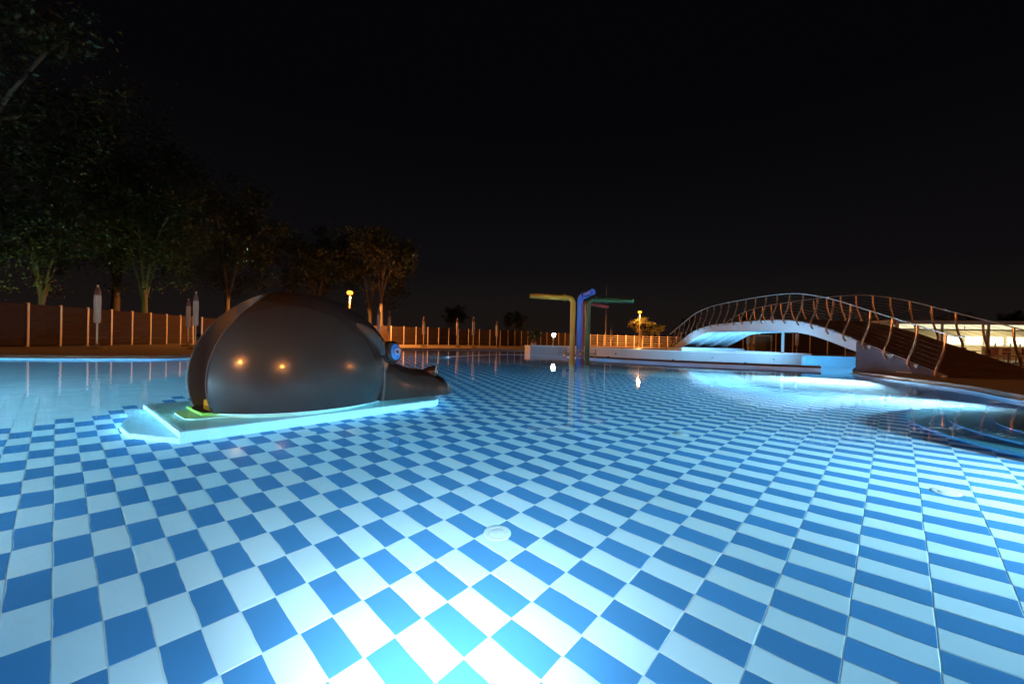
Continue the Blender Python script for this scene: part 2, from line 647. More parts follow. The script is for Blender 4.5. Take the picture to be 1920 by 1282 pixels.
def hippo_body():
    NU, NV = 72, 30
    vs, fs = [], []
    s0, z0 = 0.99, 0.34
    zb = -0.03
    b_, c_ = 1.02, 1.11
    for v in range(NV):
        # elevation from the waterline to the crown
        t = v / NV
        ph0 = math.asin((zb - z0) / c_)
        ph = ph0 + (math.pi / 2 - ph0) * t
        for u in range(NU):
            th = 2 * math.pi * u / NU
            cu, su = math.cos(th), math.sin(th)
            e = 1.0
            px = math.copysign(abs(cu) ** e, cu) * math.cos(ph) ** e
            py = math.copysign(abs(su) ** e, su) * math.cos(ph) ** e
            a_ = 1.40 if px > 0 else 1.14
            z = z0 + c_ * math.sin(ph)
            vs.append((s0 + a_ * px, b_ * py, z))
    vs.append((s0, 0, z0 + c_))
    for v in range(NV - 1):
        for u in range(NU):
            w_ = (u + 1) % NU
            fs.append((v * NU + u, v * NU + w_, (v + 1) * NU + w_, (v + 1) * NU + u))
    for u in range(NU):
        fs.append(((NV - 1) * NU + u, (NV - 1) * NU + (u + 1) % NU, len(vs) - 1))
    fs.append(tuple(range(NU))[::-1])
    return MB().add(vs, fs)


body = hippo_body().build('body', M_HIPPO, None, True, 50)
SLOT = [(-1.0, 0.395), (0.0, 0.385), (0.22, 0.365), (0.42, 0.30), (0.56, 0.20), (0.64, 0.09), (0.66, 0.0)]


def slot_w(s_):
    for (a, wa), (b, wb) in zip(SLOT, SLOT[1:]):
        if a <= s_ <= b:
            return wa + (wb - wa) * (s_ - a) / (b - a)
    return 0.0 if s_ > 0.66 else 0.395


cut = MB().prism([(a, -w_) for a, w_ in SLOT] + [(a, w_) for a, w_ in SLOT[-2::-1]], -0.02, 2.0).build('cutter', M_HIPPO)
md = body.modifiers.new('slot', 'BOOLEAN')
md.operation = 'DIFFERENCE'
md.solver = 'EXACT'
md.object = cut
dg = bpy.context.evaluated_depsgraph_get()
me = bpy.data.meshes.new_from_object(body.evaluated_get(dg))
body.modifiers.clear()
body.data = me
me.materials.clear()
me.materials.append(M_HIPPO)
bpy.data.objects.remove(cut)
bm = bmesh.new()
bm.from_mesh(me)
for f in bm.faces:
    f.smooth = True
for e in bm.edges:
    e.smooth = not (len(e.link_faces) == 2 and e.calc_face_angle(0) > math.radians(40))
bm.to_mesh(me)
bm.free()
body.parent = hippo

# pale lip along the slot edge and the waterline
lip = []
for k in range(26):
    s_ = 0.0
    z = 1.445 * k / 25
    for it in range(30):
        w_ = slot_w(s_)
        q2 = 1 - (w_ / 1.02) ** 2 - ((z - 0.34) / 1.11) ** 2
        s_ = 0.5 * s_ + 0.5 * (0.99 - 1.14 * math.sqrt(max(0.0, q2)))
    if s_ < 0.655:
        lip.append((s_, slot_w(s_), z))
M_LIP = mat('hippo_lip', (0.09, 0.087, 0.08), 0.3, var=0.1, coat=0.3)
for sgn in (-1, 1):
    MB().tube([(s_ - 0.003, sgn * (w_ + 0.003), z) for s_, w_, z in lip], 0.007, 6).build('shell_edge', M_LIP, hippo, True)
ring = []
for u in range(90):
    th = 2 * math.pi * u / 90
    cu, su = math.cos(th), math.sin(th)
    e = 1.0
    ph = math.asin((-0.02 - 0.34) / 1.11)
    k_ = math.cos(ph) ** e
    px, py = math.copysign(abs(cu) ** e, cu) * k_, math.copysign(abs(su) ** e, su) * k_
    ring.append((0.99 + (1.40 if px > 0 else 1.14) * px, 1.02 * py))
front = [(s, w_) for s, w_ in ring]
for sgn in (-1, 1):
    seg = sorted([(s, w_) for s, w_ in front if w_ * sgn > 0.40 and s < 2.05])
    MB().tube([(s, w_ + sgn * 0.004, -0.012) for s, w_ in seg], 0.014, 6).build('base_flange', M_WHITE, hippo, True)
pl = [(s * 0.86 + 0.14 * 0.95, w_ * 0.80) for s, w_ in ring]
MB().prism(pl, -0.388, -0.032).build('plinth', M_CREAM, hippo)
MB().prism([(-0.22, -0.22), (-0.15, -0.32), (0.2, -0.38), (0.2, 0.38), (-0.15, 0.32), (-0.22, 0.22)], -0.385, -0.30).build('entry_scoop', M_CREAM, hippo)
MB().bevbox((0.05, 0, -0.10), (0.28, 0.66, 0.16), 0.02).build('tread', M_LIME, hippo)
for k in range(5):
    MB().bevbox((0.22 + k * 0.10, 0, 0.06 + k * 0.17 if k else 0.02), (0.26, 0.755, 0.17 if k else 0.08), 0.015).build('tread', M_YEL if k == 0 else M_HIPPO, hippo)


def hippo_head():
    """loft along the axis: (s, half width, top height at the centre, roundness)"""
    secs = [(1.55, 0.70, 0.80), (1.85, 0.76, 0.74), (2.05, 0.78, 0.66), (2.25, 0.78, 0.54), (2.45, 0.78, 0.45), (2.65, 0.80, 0.40),
            (2.82, 0.82, 0.385), (2.95, 0.82, 0.36), (3.06, 0.80, 0.30), (3.13, 0.76, 0.22), (3.16, 0.68, 0.14)]
    N = 28
    vs, fs = [], []
    for s, hw, h in secs:
        for k in range(N + 1):
            a = math.pi * k / N
            e = 0.52
            y = hw * math.copysign(abs(math.cos(a)) ** e, math.cos(a))
            z = -0.03 + (h + 0.03) * math.sin(a) ** 0.72
            vs.append((s, y, z))
    m = N + 1
    for r in range(len(secs) - 1):
        for k in range(N):
            fs.append((r * m + k, r * m + k + 1, (r + 1) * m + k + 1, (r + 1) * m + k))
        fs.append((r * m, (r + 1) * m, (r + 1) * m + N, r * m + N))
    fs.append(tuple(range(m)))
    fs.append(tuple((len(secs) - 1) * m + k for k in range(m))[::-1])
    return MB().add(vs, fs)


head = hippo_head().build('head', M_HIPPO, hippo, True, 50)


def frame(dirv):
    z = Vector(dirv).normalized()
    x = z.cross(Vector((0, 0, 1))).normalized()
    y = z.cross(x)
    return Matrix((x, y, z)).transposed()


for sgn in (-1, 1):
    ed = Vector((0.38, 0.92 * sgn, 0.10))
    ec = Vector((2.16, 0.60 * sgn, 0.665))
    R = frame(ed)
    sock = MB().lathe([(0.10, -0.42), (0.145, -0.28), (0.165, -0.10), (0.160, 0.0), (0.135, 0.03), (0.118, 0.028)], 28, c=ec, M=R).build('eye_socket', M_HIPPO, hippo, True, 60)
    MB().tube([ec + Vector((-0.06, -0.16 * sgn, 0.0)), ec + Vector((-0.04, -0.15 * sgn, -0.16)), ec + Vector((-0.02, -0.12 * sgn, -0.38))], [0.12, 0.14, 0.18], 16).build('eye_stalk', M_HIPPO, hippo, True)
    MB().lathe([(0.118, 0.0), (0.118, 0.030), (0.09, 0.040), (0.01, 0.046)], 28, c=ec, M=R).build('eye', M_EYEB, hippo, True)
    d = Vector(ed).normalized()
    MB().lathe([(0.050, 0.0), (0.050, 0.048), (0.02, 0.052), (0.004, 0.053)], 20, c=ec, M=R).build('iris', M_EYEW, hippo, True)
    MB().lathe([(0.026, 0.0), (0.026, 0.058), (0.01, 0.062), (0.003, 0.063)], 16, c=ec, M=R).build('pupil', M_EYEK, hippo, True)
    # nostril
    nd = Vector((0.58, 0.80 * sgn, 0.20))
    nc = Vector((2.93, 0.62 * sgn, 0.345))
    R = frame(nd)
    MB().lathe([(0.03, -0.34), (0.075, -0.22), (0.10, -0.08), (0.102, 0.0), (0.092, 0.018), (0.078, 0.016)], 22, c=nc, M=R).build('nostril', M_HIPPO, hippo, True, 60)
    MB().lathe([(0.078, 0.0), (0.076, 0.012), (0.03, 0.016), (0.004, 0.017)], 22, c=nc, M=R).build('nostril_cap', M_EYEW, hippo, True)
    # ear lying against the shoulder
    ear = []
    pth = [(1.52, 0.66 * sgn, 1.04), (1.62, 0.72 * sgn, 0.97), (1.73, 0.75 * sgn, 0.87), (1.82, 0.75 * sgn, 0.76), (1.88, 0.74 * sgn, 0.64)]
    MB().tube(smooth_loop(pth, 4), [0.025 + 0.07 * math.sin(math.pi * min(1, (k + 1) / 18)) for k in range(17)], 12).build('ear', M_HIPPO, hippo, True)
    MB().tube([(1.86, 0.745 * sgn, 0.58), (1.89, 0.77 * sgn, 0.42), (1.89, 0.775 * sgn, 0.2), (1.87, 0.775 * sgn, -0.02)], 0.022, 8).build('neck_seam', M_LIP, hippo, True)

# ------------------------------------------------------------------ round entry steps at the right
steps = thing('round_steps', 'curved blue-green steps rising under water at the right edge', 'steps', (7.85, 4.15, -DEP))
M_TEAL = mat('teal_mosaic', (0.10, 0.29, 0.38), 0.4, var=0.18, scale=12)
M_TEALR = mat('teal_riser', (0.22, 0.50, 0.68), 0.4, var=0.12, scale=8)
RAD = [2.83, 2.42, 1.98, 1.25]
rise = 0.15
for k, r in enumerate(RAD):
    MB().lathe([(r, k * rise), (r, (k + 1) * rise - 0.03)], 96).build('riser', M_TEALR, steps, True)
    MB().lathe([(r, (k + 1) * rise - 0.03), (r + 0.012, (k + 1) * rise - 0.022), (r + 0.008, (k + 1) * rise)], 96).build('tread', M_TEAL, steps, True)
    nn = int(2 * math.pi * r / 0.30)
    for a in range(nn):
        th = 2 * math.pi * a / nn
        if 0.55 * math.pi < th < 1.75 * math.pi:
            MB().box((math.cos(th) * (r + 0.001), math.sin(th) * (r + 0.001), k * rise + rise / 2 - 0.015), (0.004, 0.010, rise - 0.04), th).build('joint', M_EDGE, steps)

# ------------------------------------------------------------------ weir and channel curb
M_BROWN = mat('brown_coping', (0.11, 0.055, 0.038), 0.8, spec=0.2, var=0.2, scale=4)
wpts = smooth_loop([(-3.0, 19.6), (-2.4, 21.2), (-1.4, 23.6), (-0.2, 24.9), (1.4, 24.9), (3.2, 23.2)], 5)
weir = MB()


def wall_strip(mb, pts, w_, z0, z1):
    L, R_ = [], []
    for k, p in enumerate(pts):
        t = (Vector(pts[min(k + 1, len(pts) - 1)]) - Vector(pts[max(0, k - 1)])).normalized()
        nn = Vector((-t.y, t.x))
        L.append((p[0] + nn.x * w_ / 2, p[1] + nn.y * w_ / 2))
        R_.append((p[0] - nn.x * w_ / 2, p[1] - nn.y * w_ / 2))
    for k in range(len(pts) - 1):
        mb.add([(*R_[k], z0), (*R_[k + 1], z0), (*L[k + 1], z0), (*L[k], z0), (*R_[k], z1), (*R_[k + 1], z1), (*L[k + 1], z1), (*L[k], z1)],
               [(4, 5, 6, 7), (0, 1, 5, 4), (2, 3, 7, 6)] + ([(3, 0, 4, 7)] if k == 0 else []) + ([(1, 2, 6, 5)] if k == len(pts) - 2 else []))


wall_strip(weir, [(p[0], p[1]) for p in wpts], 0.22, -DEP, 0.012)
tag(weir.build('overflow_weir', M_WALLT), 'thin pale curved overflow edge level with the water beyond the slide', 'weir')
cpts = smooth_loop([(3.2, 23.2), (4.2, 20.8), (6.5, 18.35), (9.4, 16.8), (11.63, 15.75)], 6)
curb = thing('channel_curb', 'low dark brown curved curb between main pool and raised basin', 'curb')
b = MB()
wall_strip(b, [(p[0], p[1]) for p in cpts], 0.34, -DEP, 0.08)
b.build('wall', M_WALLT, curb)
b = MB()
wall_strip(b, [(p[0], p[1]) for p in cpts], 0.42, 0.08, 0.155)
b.build('coping', M_BROWN, curb)
MB().lathe([(0.035, 0.0), (0.04, 0.03), (0.025, 0.06), (0.005, 0.065)], 12, c=(11.55, 15.62, 0.155)).build('marker_stud', M_WHITE, curb, True)

# ------------------------------------------------------------------ raised white basin
M_BASIN = mat('white_basin', (0.50, 0.55, 0.60), 0.45, var=0.10, scale=2.5, bump=0.001)
basin = thing('raised_basin', 'long white raised basin wall with a curved right end', 'basin')
bpts = [(1.15, 30.4), (4.0, 29.0), (8.3, 23.4), (10.2, 22.0), (12.1, 21.45), (14.2, 21.4), (15.8, 22.1), (16.3, 23.3), (16.0, 25.4), (15.2, 28.5), (13.0, 31.5), (8.0, 33.5), (2.0, 33.2)]
bl = [(p[0], p[1]) for p in smooth_loop(bpts, 5, True)]
bi = offset(bl, -0.35)
nb_ = len(bl)
wall = MB()
for k in range(nb_):
    a, c_, d, e = bl[k], bl[(k + 1) % nb_], bi[k], bi[(k + 1) % nb_]
    wall.add([(*a, -DEP), (*c_, -DEP), (*c_, 0.44), (*a, 0.44), (*d, 0.44), (*e, 0.44), (*d, 0.1), (*e, 0.1)], [(0, 1, 2, 3), (3, 2, 5, 4), (4, 5, 7, 6)])
wall.build('wall', M_BASIN, basin)
MB().add([(*p, 0.12) for p in bi], [tuple(range(nb_))]).build('basin_floor', M_WALLT, basin)
rim = MB()
o1, o2 = offset(bl, 0.04), offset(bl, -0.39)
for k in range(nb_):
    k2 = (k + 1) % nb_
    rim.add([(*o1[k], 0.44), (*o1[k2], 0.44), (*o1[k2], 0.50), (*o1[k], 0.50), (*o2[k], 0.50), (*o2[k2], 0.50), (*o2[k], 0.44), (*o2[k2], 0.44)],
            [(0, 1, 2, 3), (3, 2, 5, 4), (4, 5, 7, 6), (6, 7, 1, 0)])
rim.build('rim', M_WHITE, basin)
MB().bevbox((13.5, 29.3, 0.36), (4.2, 2.6, 0.56), 0.02).build('bridge_footing', M_BASIN, basin)
MB().box((1.45, 30.3, 0.24), (0.5, 0.5, 0.56), 0.4).build('end_block', M_BASIN, basin)
ML2 = emis('step_lamp_lens', (0.8, 0.95, 1.0), 14.0)
k = 0
for (x, y, a, lb) in [(10.45, 21.80, -120, 'third small wall lamp on the white basin, under the bridge'),
                      (6.4, 25.65, -128, 'first small wall lamp on the long straight basin wall'),
                      (13.3, 21.25, -92, 'small wall lamp on the basin right of the bridge foot'),
                      (15.6, 21.85, -60, 'small wall lamp at the curved right end of the basin')]:
    t = thing('wall_lamp', lb, 'wall lamp', (x, y, 0.17), math.radians(a), 'small lamps along the basin wall')
    R = Matrix.Rotation(math.radians(90), 3, 'Y')
    MB().lathe([(0.028, -0.03), (0.05, -0.03), (0.05, 0.02), (0.028, 0.03)], 16, M=R).build('bezel', M_STEEL, t, True)
    MB().lathe([(0.028, 0.0), (0.028, 0.025), (0.006, 0.028)], 16, M=R).build('lens', ML2, t, True)

wl2 = MB()
wall_strip(wl2, [(13.1, 18.75), (14.6, 18.5), (16.4, 18.2), (19.0, 17.8)], 0.30, -DEP, 0.47)
tag(wl2.build('channel_wall', mat('blue_wall_tile', (0.20, 0.52, 0.74), 0.4, var=0.1)), 'pale blue lit wall between the basin end and the bridge abutment', 'wall')
# lamps added on curb and in basin, standing in for the lit water's glow
CH = (0.24, 0.66, 1.0)


def channel_glow_lamp(x, y, z, ang, tilt, power, label, size=0.3):
    t = thing('channel_glow_lamp', label, 'pool light', (x, y, z), math.radians(ang), 'added lights for the water channel glow')
    R = Matrix.Rotation(math.radians(90) - tilt, 3, 'Y')
    MB().lathe([(0.09, -0.03), (0.13, -0.03), (0.13, 0.02), (0.09, 0.03)], 18, M=R).build('bezel', M_STEEL, t, True)
    MB().lathe([(0.09, 0.0), (0.09, 0.02), (0.01, 0.03)], 18, M=R).build('lens', M_LENS, t, True)
    lamp('lamp', 'AREA', R @ Vector((0, 0, 0.05)), power, CH, t, size, (0, -math.radians(90) - tilt, 0))


for (x, y, a, p, lb) in [(4.75, 20.55, 55, 40, 'added glow lamp at the left end of the brown curb'),
                         (7.1, 18.35, 62, 100, 'added glow lamp on the middle of the brown curb'),
                         (9.55, 17.05, 42, 170, 'added glow lamp at the right part of the brown curb'),
                         (12.4, 15.0, 70, 90, 'added glow lamp beside the bridge abutment')]:
    channel_glow_lamp(x, y, 0.05, a, math.radians(4), p, lb)
channel_glow_lamp(13.5, 24.8, 0.2, 90, math.radians(62), 150, 'added glow lamp in the raised basin aimed up at the bridge soffit')
channel_glow_lamp(11.2, 27.0, 0.25, 20, math.radians(55), 60, 'added glow lamp in the raised basin beside the left bridge foot')
channel_glow_lamp(13.6, 19.3, 0.06, 80, math.radians(70), 70, 'added glow lamp under the crown of the bridge')

# ------------------------------------------------------------------ footbridge
bridge = thing('footbridge', 'arched footbridge with curved railing posts over the lit channel', 'bridge')
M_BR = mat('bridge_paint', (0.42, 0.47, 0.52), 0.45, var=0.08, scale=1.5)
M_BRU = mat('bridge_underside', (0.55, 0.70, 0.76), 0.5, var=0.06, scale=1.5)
M_DECKW = mat('bridge_planks', (0.065, 0.027, 0.020), 0.6, var=0.3, scale=3, stretch=(0.4, 8, 1))
M_ABUT = mat('abutment_render', (0.055, 0.052, 0.075), 0.7, var=0.15, scale=2, bump=0.002)
M_POST = mat('post_lamp_tint', (0.30, 0.19, 0.13), 0.28, metal=0.6, var=0.3, scale=9)  # brown puts orange lamp reflections on the steel posts into the colour
M_RAIL = mat('hand_rail', (0.72, 0.78, 0.82), 0.3, metal=0.35, var=0.05)
top_p = [(31.4, 0.62), (30.1, 1.03), (29.2, 1.30), (27.7, 1.74), (26.0, 2.00), (24.6, 2.09), (22.9, 2.12), (21.4, 2.13), (20.0, 2.12), (18.8, 2.08), (17.8, 2.00), (17.1, 1.88), (16.2, 1.68),
         (15.4, 1.45), (14.7, 1.21), (13.8, 0.91), (12.7, 0.55), (11.9, 0.28), (11.3, 0.11)]
bot_p = [(29.8, 0.60), (29.3, 0.68), (27.6, 1.15), (26.5, 1.47), (25.7, 1.58), (24.8, 1.61), (22.4, 1.60), (19.6, 1.58), (18.1, 1.50), (17.1, 1.39), (16.2, 1.20), (15.4, 0.98), (14.6, 0.74)]
topc = smooth_loop([(a, b) for a, b in top_p], 3)
botc = smooth_loop([(a, b) for a, b in bot_p], 3)


def girder(x, w_):
    poly = [(y, z) for y, z in topc if y > 14.55] + [(14.55, 1.16)]
    poly = [(y, z - 0.06) for y, z in poly]
    lower = [(y, z) for y, z in botc]
    vs, fs = [], []
    # strip quads between upper and lower curves resampled on y
    ys = [30.9 - (30.9 - 14.56) * k / 60 for k in range(61)]

    def samp(c, y):
        for k in range(len(c) - 1):
            y0, z0 = c[k]
            y1, z1 = c[k + 1]
            if (y0 - y) * (y1 - y) <= 0 and y0 != y1:
                return z0 + (z1 - z0) * (y - y0) / (y1 - y0)
        return c[-1][1] if abs(y - c[-1][0]) < abs(y - c[0][0]) else c[0][1]
    m = MB()
    for k, y in enumerate(ys):
        zt, zb = samp(topc, y) - 0.05, min(samp(botc, y), samp(topc, y) - 0.12)
        if y > 29.8:
            zb = 0.60
            zt = max(zt, zb + 0.02)
        for xx in (x, x + w_):
            vs += [(xx, y, zt), (xx, y, zb)]
    for k in range(len(ys) - 1):
        a, c_ = k * 4, (k + 1) * 4
        fs += [(a, a + 1, c_ + 1, c_), (a + 2, c_ + 2, c_ + 3, a + 3), (a, c_, c_ + 2, a + 2), (a + 1, a + 3, c_ + 3, c_ + 1)]
    fs += [(0, 2, 3, 1), tuple(len(vs) - 4 + q for q in (0, 1, 3, 2))]
    return MB().add(vs, fs)


for k in range(4):
    girder(12.0 + k * 0.96, 0.12).build('girder', M_BR, bridge)
# soffit panels set up between the girders
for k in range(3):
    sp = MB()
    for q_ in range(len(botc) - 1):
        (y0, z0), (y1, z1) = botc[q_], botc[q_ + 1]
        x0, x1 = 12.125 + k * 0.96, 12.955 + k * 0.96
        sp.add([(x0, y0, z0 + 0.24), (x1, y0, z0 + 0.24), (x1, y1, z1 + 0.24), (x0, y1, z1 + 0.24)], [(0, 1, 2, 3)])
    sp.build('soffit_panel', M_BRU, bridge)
# walking planks
npl = 0
arc = [(y, z) for y, z in topc]
acc, pos = 0.0, []
for q_ in range(len(arc) - 1):
    y0, z0 = arc[q_]
    y1, z1 = arc[q_ + 1]
    L = math.hypot(y1 - y0, z1 - z0)
    while acc < L:
        t = acc / L
        pos.append((y0 + (y1 - y0) * t, z0 + (z1 - z0) * t, math.atan2(z1 - z0, y1 - y0)))
        acc += 0.20
    acc -= L
pk = MB().box((0, 0, 0), (2.96, 0.192, 0.045)).mesh('deck_plank')
pk.materials.append(M_DECKW)
for y, z, a in pos:
    o = link('deck_plank', pk, bridge)
    o.location = (13.5, y, z - 0.02)
    o.rotation_euler = (a + math.pi if math.cos(a) < 0 else a, 0, 0)
# solid ramp block at the right end
rb = MB()
rs = [(y, z) for y, z in topc if y <= 14.6]
rs = [(14.56, 1.14)] + rs
vs, fs = [], []
for y, z in rs:
    for xx in (12.0, 15.0):
        vs += [(xx, y, max(z - 0.05, 0.06)), (xx, y, 0.04)]
for k in range(len(rs) - 1):
    a, c_ = k * 4, (k + 1) * 4
    fs += [(a, a + 1, c_ + 1, c_), (a + 2, c_ + 2, c_ + 3, a + 3), (a, c_, c_ + 2, a + 2)]
fs += [(0, 2, 3, 1)]
vs += [(12.0, 14.56, -DEP), (15.0, 14.56, -DEP), (12.0, 14.56, 0.04), (15.0, 14.56, 0.04)]
q_ = len(vs) - 4
fs += [(q_, q_ + 1, q_ + 3, q_ + 2)]
rb.add(vs, fs).build('ramp_block', M_ABUT, bridge)
MB().lathe([(0.07, 0.5), (0.07, 1.62)], 18, c=(14.2, 21.9, 0)).build('column', M_BR, bridge, True)
MB().box((11.985, 12.75, 0.16), (0.03, 0.5, 0.02)).build('slot_light', M_WHITE, bridge)


def top_at(y):
    for k in range(len(topc) - 1):
        if (topc[k][0] - y) * (topc[k + 1][0] - y) <= 0 and topc[k][0] != topc[k + 1][0]:
            (y0, z0), (y1, z1) = topc[k], topc[k + 1]
            return z0 + (z1 - z0) * (y - y0) / (y1 - y0)
    return 0.62


# railings
M_LWIRE = mat('rail_wire', (0.10, 0.10, 0.10), 0.4, metal=0.6)
def post_mesh(sg):
    pth = smooth_loop([(-0.10, 0, -0.16), (-0.19, 0, -0.02), (-0.17, 0, 0.16), (-0.04, 0, 0.46), (0.045, 0, 0.80), (0.06, 0, 1.13)], 4)
    m = MB()
    N_ = len(pth)
    vs, fs = [], []
    for k, p in enumerate(pth):
        t = (pth[min(k + 1, N_ - 1)] - pth[max(0, k - 1)]).normalized()
        nx = Vector((t.z, 0, -t.x))
        wd = 0.030 - 0.010 * k / N_
        for (u, v) in ((-1, -1), (1, -1), (1, 1), (-1, 1)):
            c_ = p + nx * (u * 0.022) + Vector((0, v * wd, 0))
            vs.append((c_.x * sg, c_.y, c_.z))
    for k in range(N_ - 1):
        for i in range(4):
            j = (i + 1) % 4
            fs.append((k * 4 + i, k * 4 + j, k * 4 + 4 + j, k * 4 + 4 + i))
    fs += [(3, 2, 1, 0), tuple((N_ - 1) * 4 + i for i in range(4))]
    me = m.add(vs, fs).mesh('post')
    me.materials.append(M_POST)
    return me


def bracket_mesh(sg):
    m = MB()
    vs = [(0.0, -0.02, 0.0), (0.0, 0.15, 0.0), (0.0, 0.07, -0.12), (-0.02, -0.02, 0.0), (-0.02, 0.15, 0.0), (-0.02, 0.07, -0.12)]
    m.add([(x * sg, -y, z) for x, y, z in vs], [(0, 1, 2), (5, 4, 3), (0, 3, 4, 1), (1, 4, 5, 2), (2, 5, 3, 0)])
    me = m.mesh('bracket')
    me.materials.append(M_BR)
    return me


for sg, xb in ((1, 12.0), (-1, 15.0)):
    pm, bk = post_mesh(sg), bracket_mesh(sg)
    rail = thing('bridge_railing', ('near' if sg == 1 else 'far') + ' side railing of the footbridge, thin rail on curved posts with lamp glow in their colour', 'railing', (0, 0, 0), 0, 'railings of the footbridge')
    ys = []
    y = 11.62
    while y < 31.3:
        ys.append(y)
        y += 0.82 + (0.03 if y > 17 else 0.0)
    for y in ys:
        p = link('post', pm, rail)
        p.location = (xb, y, top_at(y) - 0.02)
        b_ = link('bracket', bk, p)
        b_.location = (-0.006 * sg, 0, -0.02)
    yy = [11.1 + (31.9 - 11.1) * k / 90 for k in range(91)]
    MB().tube([(xb + 0.06 * sg, y, top_at(min(31.3, max(11.35, y))) + 1.12 - (max(0, y - 31.3) * 0.3)) for y in yy], 0.019, 8).build('hand_rail', M_RAIL, rail, True)
    for q_ in range(8):
        h = 0.12 + q_ * 0.122
        xo = -0.15 + 0.20 * min(1, h / 0.75)
        MB().tube([(xb + xo * sg, y, top_at(y) + h) for y in [11.62 + (31.2 - 11.62) * k / 60 for k in range(61)]], 0.0035, 5).build('wire', M_LWIRE, rail, True)

# ------------------------------------------------------------------ water pipes
pipes_at = Vector((2.58, 16.6, 0))
M_PY = mat('pipe_yellow', (0.50, 0.28, 0.03), 0.4, var=0.12, scale=4)
M_PB = mat('pipe_blue', (0.05, 0.13, 0.48), 0.4, var=0.12, scale=4)
M_PR = mat('pipe_red', (0.42, 0.05, 0.04), 0.4, var=0.12, scale=4)
M_PG = mat('pipe_green', (0.03, 0.12, 0.05), 0.4, var=0.12, scale=4)
M_WHL = mat('valve_bronze', (0.38, 0.24, 0.15), 0.45, metal=0.3, var=0.2)
foun = thing('pipe_fountain', 'cluster of yellow, blue, red and green water pipes with valve wheels', 'water play', (pipes_at.x, pipes_at.y, 0))


def pipe(name, base, d, h, L, m, r=0.095, rise=0.0, label=None, back=False):
    d = Vector((*d, 0)).normalized()
    b = Vector((*base, 0))
    pth = [b + Vector((0, 0, -DEP)), b + Vector((0, 0, 0.1)), b + Vector((0, 0, h - 0.25))]
    for k in range(1, 6):
        a = math.pi / 2 * k / 5
        pth.append(b + d * (0.2 * (1 - math.cos(a))) + Vector((0, 0, h - 0.25 + 0.22 * math.sin(a))))
    pth.append(b + d * L + Vector((0, 0, h - 0.03 + rise)))
    o = MB().tube(pth, r, 18).build(name, m, foun, True, 50)
    el = b + d * 0.34 + Vector((0, 0, h - 0.03 + rise * 0.3))
    MB().tube([el - d * 0.05, el + d * 0.05], r * 1.28, 18).build('flange', m, o, True)
    MB().tube([b + Vector((0, 0, -0.02)), b + Vector((0, 0, 0.03))], r * 1.25, 18).build('base_collar', m, o, True)
    return o


pipe('yellow_pipe', (-0.19, -0.05), (-1, 0.05), 2.62, 1.72, M_PY, 0.10, 0.06)
pipe('blue_pipe', (0.07, -0.16), (0.35, -1), 2.66, 0.95, M_PB, 0.115, 0.10)
pipe('red_pipe', (0.24, 0.22), (1, 0.55), 2.48, 1.3, M_PR, 0.085, -0.10)
pipe('green_pipe', (0.40, -0.06), (1, 0.02), 2.56, 1.80, M_PG, 0.10, 0.0)


def wheel(c, axis, r=0.17):
    R = frame(axis)
    m = MB()
    pts = [R @ Vector((r * math.cos(a), r * math.sin(a), 0)) + Vector(c) for a in [2 * math.pi * k / 24 for k in range(25)]]
    m.tube(pts, 0.022, 8, caps=False)
    for k in range(5):
        a = 2 * math.pi * k / 5 + 0.3
        m.tube([Vector(c), R @ Vector((r * math.cos(a), r * math.sin(a), 0)) + Vector(c)], 0.018, 6)
    ax = Vector(axis).normalized()
    m.tube([Vector(c) + ax * 0.05, Vector(c) - ax * 0.30], 0.03, 8)
    m.lathe([(0.05, -0.03), (0.055, 0.03), (0.02, 0.045)], 12, c=c, M=R)
    m.build('valve_wheel', M_WHL, foun, True, 50)


wheel((0.07, -0.42, 0.40), (0.1, -1, 0))
wheel((-0.50, -0.12, 0.40), (-1, -0.30, 0))
wheel((0.72, -0.12, 0.40), (1, -0.22, 0))

# ------------------------------------------------------------------ fences
M_FPOST = mat('fence_post', (0.70, 0.60, 0.52), 0.4, var=0.12, scale=5)
M_FPANEL = mat('fence_plank', (0.052, 0.036, 0.030), 0.95, spec=0.03, var=0.25, scale=2.5, stretch=(0.5, 6, 6))
FH = 1.90


def resample(pts, step):
    out, acc = [], 0.0
    for k in range(len(pts) - 1):
        a, b = Vector(pts[k]), Vector(pts[k + 1])
        L = (b - a).length
        while acc < L:
            out.append(a + (b - a) * (acc / L))
            acc += step
        acc -= L
    return out


